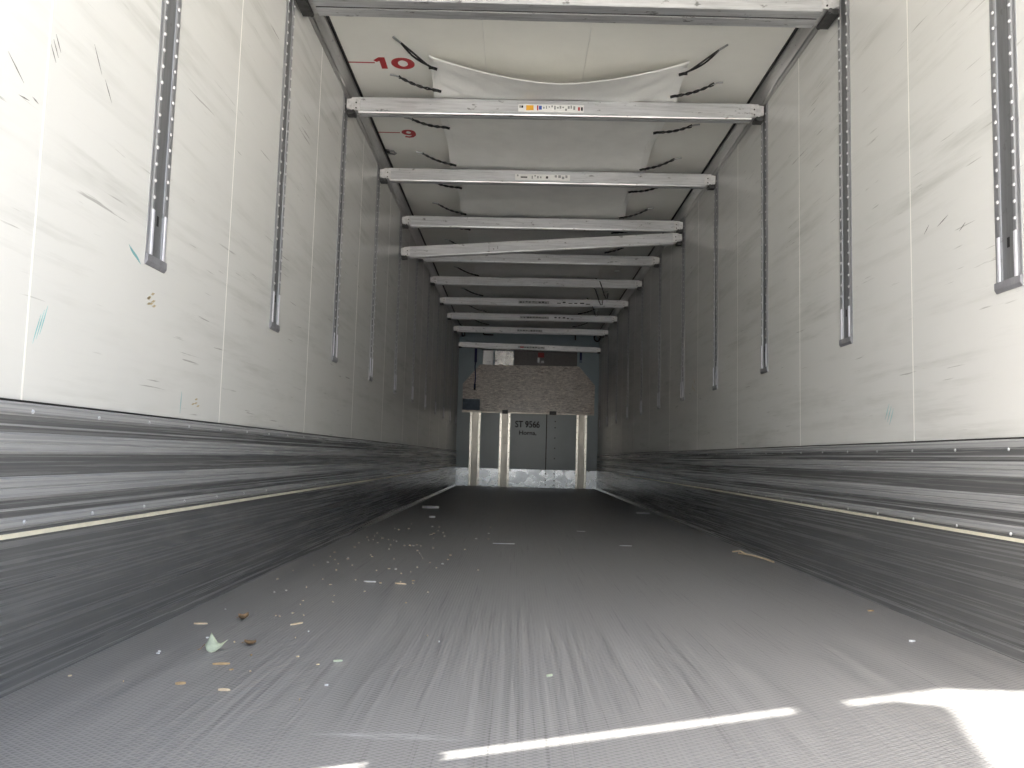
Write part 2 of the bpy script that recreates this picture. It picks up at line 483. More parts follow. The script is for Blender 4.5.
for y, z, dy, dz in ((2.72, 1.345, 0.035, -0.010), (2.83, 1.345, 0.018, -0.012), (2.60, 1.29, 0.02, -0.01), (6.6, 1.16, 0.03, 0.03), (6.68, 1.12, 0.03, -0.03), (6.62, 1.10, 0.04, 0.02)):
    wall_mark(1, y, z, stroke((-dy, -dz), (dy, dz), 0.004 if y < 5 else 0.012), 'grey_mark' if y < 5 else 'tan_mark', 'wall_right')

# red metre marks printed on the ceiling
def ribbon(bm, pts, widths, th):
    """thick stroke through 2-D points"""
    n = len(pts); L, Rr = [], []
    for i in range(n):
        a = Vector(pts[max(0, i - 1)]); b = Vector(pts[min(n - 1, i + 1)])
        if pts[0] == pts[-1]:
            if i == 0: a = Vector(pts[-2])
            if i == n - 1: b = Vector(pts[1])
        d = (b - a).normalized(); nn = Vector((-d.y, d.x)) * widths[i] / 2
        p = Vector(pts[i]); L.append(p + nn); Rr.append(p - nn)
    for i in range(n - 1):
        q = [L[i], L[i + 1], Rr[i + 1], Rr[i]]
        va = [bm.verts.new((p.x, p.y, 0)) for p in q]; vb = [bm.verts.new((p.x, p.y, th)) for p in q]
        bm.faces.new(va); bm.faces.new(vb[::-1])
        for k in range(4): bm.faces.new((va[k], vb[k], vb[(k + 1) % 4], va[(k + 1) % 4]))
def oval(cx, cy, rx, ry, a0, a1, n=28):
    return [(cx + rx * math.cos(a0 + (a1 - a0) * i / n), cy + ry * math.sin(a0 + (a1 - a0) * i / n)) for i in range(n + 1)]
bm = bmesh.new()          # 10
ribbon(bm, [(-0.066, -0.066), (-0.066, 0.066)], [0.034, 0.034], 0.001)
ribbon(bm, [(-0.075, 0.052), (-0.108, 0.022)], [0.030, 0.024], 0.001)
pts = oval(0.045, 0, 0.047, 0.052, 0, 2 * math.pi); pts[-1] = pts[0]
ribbon(bm, pts, [0.028 + 0.010 * abs(math.cos(2 * math.pi * i / 28)) for i in range(29)], 0.001)
o = part('metre_number', bm, 'red', ceiling, 0, False, (-0.912, 4.447, HC - 0.0002)); o.rotation_euler = (math.pi, 0, 0); o['label'] = 'red painted number 10'
bm = bmesh.new()          # 9
pts = oval(0.0, 0.026, 0.032, 0.034, 0, 2 * math.pi); pts[-1] = pts[0]
ribbon(bm, pts, [0.022 + 0.008 * abs(math.cos(2 * math.pi * i / 28)) for i in range(29)], 0.001)
tail = [(0.033, 0.03), (0.034, 0.005), (0.031, -0.022), (0.018, -0.045), (-0.004, -0.055), (-0.030, -0.045)]
ribbon(bm, tail, [0.030, 0.030, 0.028, 0.024, 0.022, 0.024], 0.0012)
o = part('metre_number', bm, 'red', ceiling, 0, False, (-0.966, 5.465, HC - 0.0002)); o.rotation_euler = (math.pi, 0, 0); o['label'] = 'red painted number 9'
for x0, x1, y in ((-1.176, -1.025, 4.445), (-1.176, -1.025, 5.447)):
    part('metre_line', bxs((x0, x1, y - 0.006, y + 0.006, HC - 0.0006, HC + 0.001)), 'red', ceiling)

# rear portal, just behind the camera's field of view, and the two open door leaves
portal = struct(part('trim_1', bxs((-1.32, -1.24, REAR - 0.0, REAR + 0.1, -0.12, 2.75), (1.24, 1.32, REAR, REAR + 0.1, -0.12, 2.75),
                                 (-1.24, 1.24, REAR, REAR + 0.1, 2.56, 2.75), (-1.24, 1.24, REAR - 0.02, REAR + 0.1, -0.14, -0.001)), 'alu_track', None, 0.004),
              'metal rear door frame of the trailer', 'door frame')
for name, sx in (('door_1', -1), ('door_2', 1)):
    d = bpy.data.objects.new(name, None); col.objects.link(d)
    struct(d, 'white rear door leaf folded open on the %s' % ('left' if sx < 0 else 'right'), 'door')
    d.location = (sx * 1.345, 0.935, 0.0) if sx < 0 else (1.42, 1.02, 0.0)
    out = Vector((sx * -0.0, 0))
    ang = math.atan2(-0.95, -0.30) if sx < 0 else math.atan2(1.0, 0.03)
    d.rotation_euler = (0, 0, ang)
    # local x runs along the leaf away from the hinge; top hinge corner rounded
    bm = bmesh.new()
    poly = [(0, -0.10), (1.19, -0.10), (1.19, 2.58)] + [(0.07 - 0.07 * math.sin(a), 2.51 + 0.07 * math.cos(a)) for a in [i * math.pi / 10 for i in range(6)]]
    prism(bm, poly, 'y', -0.04, 0.04)
    part('leaf', bm, 'door', d)
    for z in (0.25, 1.23, 2.265):
        bm = bxs((-0.085, 0.12, -0.052, 0.02, z - 0.030, z + 0.030))
        part('hinge', bm, 'dark_metal', d)
    part('lock_rod', bxs((0.9, 0.93, -0.072, -0.042, -0.1, 2.55)), 'alu_track', d)

# ------------------------------------------------------------------ bulkhead
wf = struct(part('wall_front', bxs((-1.32, 1.32, FRONT + 0.006, FRONT + 0.07, -0.12, HC + 0.006)), 'bulk'), 'grey front bulkhead of the trailer with metal kick strip', 'wall')
for x0, x1 in ((-1.24, -0.034), (-0.031, 0.336), (0.341, 0.486), (0.490, 1.24)):
    part('bulkhead_panel', bxs((x0, x1, FRONT - (0.004 if 0.3 < x0 < 0.4 else 0), FRONT + 0.006, 0.29, HC)), 'bulk', wf)
for x0, x1 in ((-1.24, 0.330), (0.333, 0.491), (0.494, 1.24)):
    part('kick_strip', bxs((x0, x1, FRONT - 0.012, FRONT, 0.0, 0.312)), 'bulk_alu', wf, 0.002)
part('seam_line', bxs((0.330, 0.345, FRONT - 0.006, FRONT, 0.312, 1.28)), 'bolt', wf)
me = None
for x in (0.338, 0.488):
    for z in (1.16, 1.05, 0.87, 0.69, 0.51, 0.245, 0.13, 0.05):
        if me is None:
            bm = bmesh.new(); cyl(bm, (0, 0, 0), 0.011, -0.012, 'y', 8)
            me = mesh_of('bolt', bm, 'bolt')
        link('bolt', me, wf, (x, FRONT - (0.004 if z > 0.3 else 0.012), z))
for s, x, z, wd, hg in (('ST 9566', 0.003, 1.098, 0.43, 0.115), ('Horna,', 0.012, 0.943, 0.30, 0.085)):
    o = link('lettering', text_mesh(s, 'ink', wd, hg, offset=0.012), wf, (x, FRONT - 0.0005, z))
    o.rotation_euler = (math.pi / 2, 0, 0)
    o['label'] = 'black stencilled lettering ' + s

def bulk_post(x, label):
    t = thing('bulkhead_post', label, 'post', (x, FRONT - 0.012, 0.0), 'metal posts on the bulkhead')
    part('post_channel', bxs((-0.052, 0.052, -0.045, 0, 0.002, 1.32)), 'post_face', t, 0.004)
    for s in (-1, 1):
        fl = part('flange', bxs((*sorted((s * 0.053, s * 0.094)), -0.022, 0, 0.002, 1.285)), 'post_flange', t, 0.002)
        bm = bmesh.new()
        for k in range(10): cyl(bm, (s * 0.080, -0.022, 0.10 + 0.125 * k), 0.007, -0.005, 'y', 6)
        stuff(part('rivet', bm, 'bolt', fl))
    return t
bulk_post(-0.914, 'metal bulkhead post under the blue-grey patched corner of the plywood')
bulk_post(-0.393, 'metal bulkhead post just left of the stencilled lettering')
bulk_post(0.950, 'metal bulkhead post right of the bolted seam')

bd = thing('plywood_board', 'weathered brown plywood board with cut upper corners on the bulkhead', 'board', (0, FRONT - 0.085, 1.29))
bm = bmesh.new()
prism(bm, [(x, z - 1.29) for x, z in ((-1.145, 1.30), (-1.150, 1.778), (-0.863, 2.123), (0.882, 2.133), (1.166, 1.804), (1.160, 1.305))], 'y', 0, 0.022)
part('panel', bm, 'ply', bd, 0.002)
part('lower_batten', bxs((-1.145, 1.160, 0.0, 0.026, -0.012, 0.010)), 'post_face', bd)
pt = part('metal_patch', bxs((-1.143, -0.840, -0.004, 0.0, 0.03, 0.222)), 'blue_patch', bd)
pt['label'] = 'blue-grey sheet patch on the plywood'
for x, w in ((-0.395, 0.05), (0.44, 0.06)):
    c = part('clamp', bxs((x - w, x + w, -0.02, 0.03, -0.02, 0.045), (x - w * 0.6, x + w * 0.6, -0.035, 0.0, 0.0, 0.03)), 'dark_metal', bd, 0.003)

# refrigeration unit strip above the board
un = thing('cooling_unit', 'dim grey cooling unit housing above the plywood board', 'cooling unit', (0, FRONT, 2.10))
part('housing', bxs((-0.262, 0.85, -0.05, 0, 0.0, 0.30)), 'housing', un, 0.004)
part('side_cover', bxs((-0.604, -0.268, -0.054, 0, 0.0, 0.285)), 'sheet', un, 0.006)
part('service_box', bxs((-0.816, -0.628, -0.058, 0, 0.0, 0.285)), 'box_grey', un, 0.006)
part('top_rail', bxs((-0.86, 0.88, -0.095, 0, 0.300, 0.312)), 'alu_track', un)
for x in (-0.72, -0.69): part('screw', bxs((x - 0.006, x + 0.006, -0.060, -0.057, 0.07, 0.082)), 'bolt', un)
tg = part('warning_tag', bxs((0.157, 0.265, -0.055, -0.049, 0.178, 0.262)), 'red_tag', un)
part('tag_print', bxs((0.150, 0.185, -0.055, -0.049, 0.085, 0.172), (0.215, 0.262, -0.055, -0.049, 0.085, 0.12)), 'box_grey', un)

st = thing('hanging_strap', 'dark blue strap hanging over the cut corner of the plywood', 'strap', (-0.924, FRONT - 0.10, 1.68))
part('webbing', bxs((-0.035, 0.010, -0.004, 0.004, 0.48, 0.74)), 'blue_strap', st)
bm = bmesh.new(); tube(bm, [(-0.012, -0.002, 0.5), (-0.02, -0.004, 0.4), (-0.006, -0.006, 0.22), (-0.018, -0.006, 0.02)], 0.011)
part('tail', bm, 'blue_strap', st)
part('buckle', bxs((-0.032, 0.002, -0.012, 0.004, -0.01, 0.10)), 'bolt', st, 0.003)
st = thing('short_strap', 'short blue strap right of the cooling unit', 'strap', (0.912, FRONT - 0.05, 2.20))
part('webbing', bxs((-0.02, 0.02, -0.004, 0.004, 0.03, 0.22)), 'blue_strap', st)
part('buckle', bxs((-0.024, 0.024, -0.01, 0.008, 0.0, 0.05)), 'blue_patch', st, 0.002)

# ------------------------------------------------------------------ wall tracks
def track_meshes(sx):
    d = {}
    L0, L1 = 1.034, 2.615
    def XX(a, b): return tuple(sorted((-sx * a, -sx * b)))
    d['channel'] = mesh_of('channel', bxs((*XX(-0.004, 0.0012), -0.034, 0.034, 0.03, L1 - 1.034)), 'channel')
    for s in (-1, 1):
        bm = bmesh.new()
        prof = [(0.0, 0.030), (0.004, 0.031), (0.006, 0.036), (0.006, 0.046), (0.003, 0.050), (0.0025, 0.0635), (0.0, 0.0635)]
        prism(bm, [(-sx * a, s * b) for a, b in prof], 'z', 0.02, L1 - 1.034)
        d['flange', s] = mesh_of('flange', bm, 'alu_track')
        bm = bmesh.new()
        z = 0.20 + (0.022 if s > 0 else 0)
        while z < L1 - 1.034 - 0.02:
            cyl(bm, (-sx * 0.0055, s * 0.041, z), 0.0066, -sx * 0.004, 'x', 6, 0.004)
            z += 0.049
        d['nub', s] = mesh_of('nub', bm, 'nub')
        bm = bxs((*XX(0.004, 0.009), *sorted((s * 0.034, s * 0.048)), 0.03, 0.165))
        d['guide', s] = mesh_of('guide_bar', bm, 'guide', 0.002)
    bm = bmesh.new()
    prism(bm, [(-sx * a, z) for a, z in ((0.0, 0.0), (0.003, 0.0), (0.0095, 0.010), (0.0095, 0.030), (0.0, 0.034))], 'y', -0.0635, 0.0635)
    d['foot'] = mesh_of('foot', bm, 'foot')
    d['slot'] = mesh_of('latch_slot', bxs((*XX(0.0, 0.002), -0.006, 0.006, 0.125, 0.155)), 'bolt')
    return d

for side, sx in (('left', -1), ('right', 1)):
    d = track_meshes(sx)
    for k in range(11):
        t = thing('beam_track', '%s slotted metal beam track from the open end on the %s wall' % (ORD[k], side), 'track',
                  (sx * HW, TRACK0 + STEP * k, 1.034), 'beam tracks on the %s wall' % side)
        link('channel', d['channel'], t)
        for s in (-1, 1):
            f = link('flange', d['flange', s], t)
            stuff(link('slot_tabs', d['nub', s], f))
            link('guide_bar', d['guide', s], t)
        link('foot', d['foot'], t)
        link('latch_slot', d['slot'], t)

# ------------------------------------------------------------------ cross beams
def beam_mesh(dep, hgt, hl):
    g = dep / 2
    if dep > 0.1:
        prof = [(0, 0.004), (0.004, 0), (g - 0.012, 0), (g - 0.012, 0.040), (g + 0.008, 0.040), (g + 0.008, 0.0), (dep - 0.004, 0),
                (dep, 0.004), (dep, hgt), (0, hgt)]
    else:
        prof = [(0, 0.010), (0.004, 0.006), (0.006, 0.0), (g - 0.006, 0), (g - 0.006, 0.006), (g + 0.006, 0.006), (g + 0.006, 0.0),
                (dep - 0.004, 0), (dep, 0.004), (dep, hgt), (0.003, hgt), (0, hgt - 0.003)]
    bm = bmesh.new()
    prism(bm, prof, 'x', -hl, hl)
    return mesh_of('beam', bm, 'alu')

BEAM = beam_mesh(0.070, 0.093, 1.155)
BEAM_WIDE = beam_mesh(0.150, 0.085, 1.150)

def bracket_mesh(s, dep, hgt):
    bm = bmesh.new()
    box(bm, *sorted((s * 1.145, s * 1.195)), -0.003, dep - 0.006, 0.010, hgt - 0.004)
    prism(bm, [(s * 1.19, 0.014), (s * 1.226, 0.026), (s * 1.226, hgt - 0.012), (s * 1.19, hgt - 0.008)], 'y', 0.004, dep - 0.014)
    return mesh_of('end_bracket', bm, 'bracket')

def latch_mesh(s, dep):
    bm = bmesh.new()
    box(bm, *sorted((s * 1.175, s * 1.224)), 0.006, dep - 0.012, -0.010, 0.016)
    cyl(bm, (s * 1.185, -0.004, 0.004), 0.011, dep + 0.004, 'y', 8)
    return mesh_of('latch', bm, 'dark_metal')

def bolt_mesh():
    bm = bmesh.new(); cyl(bm, (0, 0, 0), 0.0045, -0.004, 'y', 8)
    return mesh_of('bolt', bm, 'bolt')
BOLT = bolt_mesh()
BRK = {(s, w): bracket_mesh(s, 0.150 if w else 0.070, 0.085 if w else 0.093) for s in (-1, 1) for w in (0, 1)}
LAT = {(s, w): latch_mesh(s, 0.150 if w else 0.070) for s in (-1, 1) for w in (0, 1)}

def cross_beam(y, zl, zr, label, wide=0):
    t = thing('cross_beam', label, 'beam', (0, y, (zl + zr) / 2), 'aluminium cross beams under the ceiling')
    t.rotation_euler = (0, -math.atan2(zr - zl, 2.43), 0)
    b = link('beam', BEAM_WIDE if wide else BEAM, t)
    if wide: part('groove_shade', bxs((-1.15, 1.15, 0.0635, 0.0825, 0.006, 0.036)), 'bolt', b)  # added black insert, stands in for the shade inside the bottom groove
    for s in (-1, 1):
        br = link('end_bracket', BRK[s, wide], t)
        link('latch', LAT[s, wide], t)
        for z in (0.024, 0.056): link('bolt', BOLT, br, (s * 1.168, -0.003, z))
    return t

TR = lambda k: TRACK0 + STEP * k - 0.035
beams = []
beams.append(cross_beam(3.545, 2.552, 2.545, 'wide double-railed aluminium beam nearest the open end', 1))
beams.append(cross_beam(TR(2), 2.511, 2.525, 'aluminium cross beam with an orange and white sticker'))
beams.append(cross_beam(TR(3), 2.507, 2.518, 'aluminium cross beam with a white lettered sticker, behind the orange-stickered beam'))
beams.append(cross_beam(TR(4), 2.502, 2.516, 'level scuffed aluminium beam just above the slanting one'))
beams.append(cross_beam(TR(4) - 0.004, 2.221, 2.409, 'slanting aluminium cross beam, lower at its left end'))
beams.append(cross_beam(TR(5), 2.482, 2.490, 'aluminium cross beam directly behind the slanting one'))
beams.append(cross_beam(TR(6), 2.491, 2.503, 'aluminium cross beam second behind the slanting one'))
beams.append(cross_beam(TR(7), 2.478, 2.491, 'aluminium cross beam third behind the slanting one'))
beams.append(cross_beam(TR(8), 2.482, 2.490, 'aluminium cross beam fourth behind the slanting one'))
beams.append(cross_beam(TR(9), 2.477, 2.476, 'dim aluminium cross beam, last but one before the bulkhead'))
beams.append(cross_beam(TR(10), 2.386, 2.349, 'low aluminium cross beam in front of the bulkhead'))

def sticker(beam, x0, x1, z0, z1, base, marks):
    """flat label on the beam's rear face; marks are (x0, x1, z0, z1, material) in fractions of it"""
    p = None
    if base:
        p = part('sticker', bxs((x0, x1, -0.0012, 0.0, z0, z1)), base, beam)
    by = {}
    for a, b, c, d, mt in marks:
        by.setdefault(mt, []).append((x0 + a * (x1 - x0), x0 + b * (x1 - x0), -0.0020, 0.0, z0 + c * (z1 - z0), z0 + d * (z1 - z0)))
    for mt, bx in by.items():
        part('print', bxs(*bx), mt, p or beam)

rnd = random.Random(3)
def fake_print(a, b, n, mt='ink'):
    out = []
    for k in range(n):
        x = a + (b - a) * k / n
        w = (b - a) / n
        h = rnd.uniform(0.15, 0.55)
        z = rnd.uniform(0.2, 0.75 - h * 0.5)
        out.append((x, x + w * rnd.uniform(0.35, 0.75), z, min(0.9, z + h), mt))
    return out
sticker(beams[1], -0.215, 0.170, 0.020, 0.066, 'white',
        [(0.02, 0.035, 0.5, 0.8, 'ink'), (0.045, 0.075, 0.5, 0.8, 'ink'), (0.12, 0.235, 0.2, 0.85, 'orange'), (0.315, 0.36, 0.3, 0.8, 'blue_ink'), (0.285, 0.305, 0.2, 0.85, 'red')]
        + fake_print(0.38, 0.88, 12, 'hook') + [(0.91, 0.94, 0.25, 0.7, 'red'), (0.955, 0.985, 0.25, 0.7, 'ink')])
sticker(beams[2], -0.235, 0.165, 0.020, 0.064, 'white', [(0.03, 0.06, 0.6, 0.9, 'hook'), (0.10, 0.22, 0.35, 0.6, 'ink')] + fake_print(0.3, 0.5, 4, 'hook') + [(0.56, 0.60, 0.3, 0.7, 'ink')] + fake_print(0.72, 0.98, 4, 'hook'))
sticker(beams[4], -0.46, -0.34, 0.020, 0.066, None, [(0.0, 0.04, 0.0, 1.0, 'hook'), (0.3, 0.4, 0.1, 0.4, 'hook'), (0.62, 0.68, 0.2, 0.8, 'hook')])
for i, x0, x1 in ((7, -0.20, 0.20), (8, -0.18, 0.24), (9, -0.22, 0.18), (10, -0.20, 0.26)):
    sticker(beams[i], x0, x1, 0.024, 0.062, 'hook', fake_print(0.04, 0.96, 9, 'ink') + ([(0.08, 0.22, 0.2, 0.8, 'red')] if i == 10 else []))
for i, x0, x1, nn in ((7, 0.3, 0.75, 6), (8, 0.32, 0.62, 5)):
    sticker(beams[i], x0, x1, 0.018, 0.064, None, fake_print(0, 1, nn, 'ink'))

# ------------------------------------------------------------------ air tarpaulin on the ceiling
def tarp_z(x, y):
    u = min(1.0, abs(x) / 0.71)
    bars = [TR(k) + 0.035 for k in range(2, 11)]
    top = 2.6245
    if y < bars[0]:
        t = (bars[0] - y) / (bars[0] - 4.26)
        sag = 0.085 * (1 - u ** 1.5) * t ** 0.8
        wr = (0.006 * math.sin(9 * x + 7 * y) + 0.010 * math.sin(26 * abs(x) + 30 * (y - 4.26)) * u ** 2) * (1 - u ** 6) * min(1, 3 * (1 - t))
        return top + 0.032 * u ** 2 * min(1, 2 * t) - sag + wr
    for a, b in zip(bars, bars[1:]):
        if a <= y <= b:
            t = (y - a) / (b - a)
            rise = min(1.0, t / 0.22) ** 0.7 * min(1.0, (1 - t) / 0.30) ** 1.1
            return top + (0.040 - 0.014 * (1 - u ** 2)) * rise + 0.002 * math.sin(11 * x + 9 * y + a) * rise * (1 - u ** 4)
    return top
tp = thing('air_duct_tarpaulin', 'white tarpaulin slung under the ceiling with its front edge sagging', 'tarpaulin', (0, 4.26, 2.63))
bm = bmesh.new()
ys = [4.26 + 0.03 * i for i in range(16)] + [4.74 + 0.084 * i for i in range(107)]
xs = [-0.71 + 1.42 * i / 36 for i in range(37)]
grid = []
for y in ys:
    row = []
    for x in xs:
        yy = y
        if y < 4.6:
            yy = y + 0.05 * (1 - (abs(x) / 0.7) ** 2) * (4.6 - y) / 0.34
        row.append(bm.verts.new((x + 0.008 * math.sin(5.4 * y) * (abs(x) / 0.7) ** 6 * (1 if x > 0 else -1), yy - 4.26, tarp_z(x, y) - 2.63)))
    grid.append(row)
for a, b in zip(grid, grid[1:]):
    for i in range(len(xs) - 1):
        bm.faces.new((a[i], a[i + 1], b[i + 1], b[i]))
sheet = part('sheet', bm, 'tarp', tp, 0, True)
sol = sheet.modifiers.new('thickness', 'SOLIDIFY'); sol.thickness = 0.001; sol.offset = 0
# reinforced side hems
for s in (-1, 1):
    bm = bmesh.new()
    prev = None
    for y in ys:
        if y < 4.3: continue
        z = tarp_z(s * 0.675, y) - 2.63 - 0.003
        xo = 0.008 * math.sin(5.4 * y) * s
        vs = [bm.verts.new((s * 0.668 + xo, y - 4.26, z)), bm.verts.new((s * 0.712 + xo, y - 4.26, z + 0.002)),
              bm.verts.new((s * 0.712 + xo, y - 4.26, z + 0.004)), bm.verts.new((s * 0.668 + xo, y - 4.26, z + 0.002))]
        if prev:
            for i in range(4): bm.faces.new((prev[i], prev[(i + 1) % 4], vs[(i + 1) % 4], vs[i]))
        prev = vs
    part('hem', bm, 'tarp', tp)
# air outlets seen as dark flaps further in
for x, y in ((-0.42, 8.62), (-0.16, 8.60), (-0.30, 9.80), (0.02, 9.80), (0.30, 9.82)):
    bm = bmesh.new()
    z = tarp_z(x, y) - 2.63
    prism(bm, [(x - 0.07, z - 0.003), (x + 0.07, z - 0.003), (x + 0.015, z - 0.03), (x - 0.015, z - 0.03)], 'y', y - 4.26, y - 4.25)
    part('outlet_flap', bm, 'bolt', tp)

# bungee ties
def tie(sx, y, kind, label):
    hx = 0.878 if kind == 'long' else 0.948
    ex, ey = (0.690, 0.215) if kind == 'long' else (0.690, 0.03)
    t = thing('bungee_tie', label, 'bungee tie', (sx * hx, y, HC), 'bungee ties along the %s edge of the tarpaulin' % ('left' if sx < 0 else 'right'))
    dx, dy = -sx * (hx - ex), ey
    dz = tarp_z(0.69, y + dy) - HC - 0.012
    if kind == 'long':
        a = Vector((-sx * 0.036, 0.040, -0.014))
        bm = bmesh.new(); tube(bm, [(0, 0, -0.004), (-sx * 0.018, 0.020, -0.010), tuple(a)], 0.006); part('hook', bm, 'hook', t)
    else:
        a = Vector((-sx * 0.040, 0.004, -0.014))
        bm = bmesh.new(); tube(bm, [(sx * 0.012, 0, -0.004), (-sx * 0.018, 0.002, -0.008), tuple(a)], 0.005); part('hook', bm, 'hook', t)
    if kind == 'loose':
        bm = bmesh.new(); tube(bm, [(dx, dy, dz - 0.005), (dx + sx * 0.05, dy - 0.02, dz - 0.05), (dx + sx * 0.085, dy - 0.05, dz - 0.16), (dx + sx * 0.10, dy - 0.06, dz - 0.22)], 0.007)
        part('cord', bm, 'cord', t)
        bm = bmesh.new(); tube(bm, [(dx + sx * 0.10, dy - 0.06, dz - 0.21), (dx + sx * 0.115, dy - 0.06, dz - 0.25), (dx + sx * 0.135, dy - 0.06, dz - 0.25), (dx + sx * 0.14, dy - 0.06, dz - 0.19)], 0.006)
        part('end_hook', bm, 'cord', t)
        return t
    e = Vector((dx, dy, dz - 0.004))
    d = e - a
    n = Vector((-d.y, d.x, 0)).normalized()
    for s in (-1, 1):
        pts = []
        for i in range(13):
            u = i / 12
            w = (0.010 * math.sin(math.pi * min(1, u * 1.2)) if kind == 'long' else 0.009 * math.cos(5 * math.pi * u) * (1 if u > 0.12 else 1.8))
            pts.append(a + d * u + n * s * w + Vector((0, 0, -0.012 * math.sin(math.pi * u) + s * (0.004 if kind != 'long' else 0.0) * math.sin(5 * math.pi * u))))
        bm = bmesh.new(); tube(bm, pts, 0.0045 if kind != 'long' else 0.0055)
        part('cord', bm, 'cord', t, 0, True)
    bm = bmesh.new(); tube(bm, [e + Vector((sx * 0.02, -0.005, -0.002)), e, e + Vector((-sx * 0.025, 0.008, -0.004))], 0.008)
    part('toggle', bm, 'cord', t, 0, True)
    return t

for sx, side in ((-1, 'left'), (1, 'right')):
    tie(sx, 4.147, 'long', 'long straight bungee tie at the %s front corner of the tarpaulin' % side)
    for k in range(15):
        y = 4.58 + 0.602 * k
        kind = 'loose' if sx > 0 and k in (8, 9, 10) else 'twist'
        if kind == 'loose':
            lab = 'loose bungee tie dangling at the right tarpaulin edge, %s of three' % ('nearest', 'middle', 'farthest')[k - 8]
        else:
            lab = 'twisted black bungee tie, %s behind the long one at the %s tarpaulin edge' % (ORD[k] if k < 12 else ('thirteenth', 'fourteenth', 'fifteenth')[k - 12], side)
        tie(sx, y, kind, lab)

# small lashing ring by the gasket line
rg = thing('ceiling_ring', 'small metal lashing ring on the ceiling near the number 9', 'ring', (-1.135, 5.79, HC))
part('plate', bxs((-0.04, -0.015, -0.03, 0.03, -0.006, 0)), 'bolt', rg)
bm = bmesh.new(); tube(bm, [(-0.03, -0.03, -0.006), (0.02, -0.03, -0.014), (0.035, 0.0, -0.018), (0.02, 0.03, -0.014), (-0.03, 0.03, -0.006)], 0.006)
part('ring', bm, 'hook', rg, 0, True)

# black cables at the far ends of the tarpaulin
cb = thing('looped_cable', 'black cable looping along the far left ceiling corner', 'cable', (-1.14, 13.3, 2.64))
bm = bmesh.new(); tube(bm, [(-0.01, 0, 0.01), (0.05, 0.1, -0.03), (0.04, 0.5, -0.10), (-0.02, 0.7, -0.08), (-0.03, 0.72, 0.0)], 0.012)
part('loop', bm, 'cord', cb, 0, True)
bm = bmesh.new(); tube(bm, [(0.03, 0.45, 0.03), (0.30, 0.5, 0.03), (0.34, 0.52, -0.02), (0.36, 0.52, -0.07), (0.52, 0.54, -0.07)], 0.012)
part('run', bm, 'cord', cb, 0, True)
cb = thing('bent_cable', 'black bent cable at the far right end of the tarpaulin', 'cable', (0.64, 13.8, 2.672))
bm = bmesh.new(); tube(bm, [(-0.05, 0, 0.02), (0.10, 0.01, 0.02), (0.12, 0.02, -0.01), (0.13, 0.02, -0.16)], 0.013)
part('run', bm, 'cord', cb, 0, True)
cb = thing('coiled_cable', 'small black cable coil in the far right ceiling corner', 'cable', (1.13, 13.7, 2.52))
bm = bmesh.new(); tube(bm, [(0.06 * math.cos(a) * (1 - i * 0.015), 0.0 + 0.004 * i, 0.06 * math.sin(a) + 0.03) for i, a in enumerate([k * 0.6 for k in range(22)])], 0.011)
part('coil', bm, 'cord', cb, 0, True)
part('clip', bxs((0.05, 0.11, 0.0, 0.05, 0.03, 0.12)), 'dark_metal', cb)

# ------------------------------------------------------------------ debris on the floor
def leaf(x, y, size, curl, mat, label, rz):
    t = thing('leaf', label, 'leaf', (x, y, 0.0)); t.rotation_euler = (0, 0, rz)
    bm = bmesh.new()
    rows = []
    for i in range(9):
        u = i / 8
        w = math.sin(math.pi * (0.06 + 0.94 * u) ** 0.8) * 0.42
        row = []
        for j in range(5):
            v = (j - 2) / 2
            row.append(bm.verts.new(((u - 0.5) * size, v * w * size, 0.003 + curl * size * (abs(v) ** 1.5 * 0.55 + (2 * u - 1) ** 2 * 0.4))))
        rows.append(row)
    for a, b in zip(rows, rows[1:]):
        for j in range(4): bm.faces.new((a[j], a[j + 1], b[j + 1], b[j]))
    bl = part('blade', bm, mat, t, 0, True)
    s = bl.modifiers.new('thickness', 'SOLIDIFY'); s.thickness = 0.001
    bm = bmesh.new(); tube(bm, [(-0.5 * size, 0, 0.004 + curl * size * 0.4), (-0.72 * size, 0.02 * size, 0.004 + curl * size * 0.25)], 0.0012, 5)
    part('stalk', bm, mat, t)
t = thing('leaf', 'curled pale green leaf standing out on the left of the floor', 'leaf', (-0.938, 2.165, 0.0))
bm = bmesh.new()
top = [0.022, 0.044, 0.031, 0.019, 0.017, 0.021, 0.027]
bot = [0.014, 0.004, 0.001, 0.001, 0.003, 0.010, 0.022]
rows = []
for i in range(7):
    x = -0.022 + i * 0.0085
    rows.append([bm.verts.new((x + 0.004 * k / 4, -0.020 * math.sin(math.pi * i / 6) * (1 - k / 4) + 0.010 * (k / 4), bot[i] + (top[i] - bot[i]) * (k / 4) ** 1.4)) for k in range(5)])
for a, b in zip(rows, rows[1:]):
    for k in range(4): bm.faces.new((a[k], b[k], b[k + 1], a[k + 1]))
bl = part('blade', bm, 'leaf', t, 0, True)
sm = bl.modifiers.new('thickness', 'SOLIDIFY'); sm.thickness = 0.001
bm = bmesh.new(); tube(bm, [(-0.021, 0.0, 0.016), (-0.030, -0.004, 0.006), (-0.038, -0.004, 0.0015)], 0.0011, 5)
part('stalk', bm, 'leaf_brown', t)
leaf(-0.865, 2.235, 0.030, 0.4, 'leaf_brown', 'small brown leaf right of the pale green leaf', 0.2)
leaf(-0.990, 2.56, 0.034, 0.6, 'leaf_brown', 'brown curled leaf behind the pale green leaf near the left kick rail', 0.9)

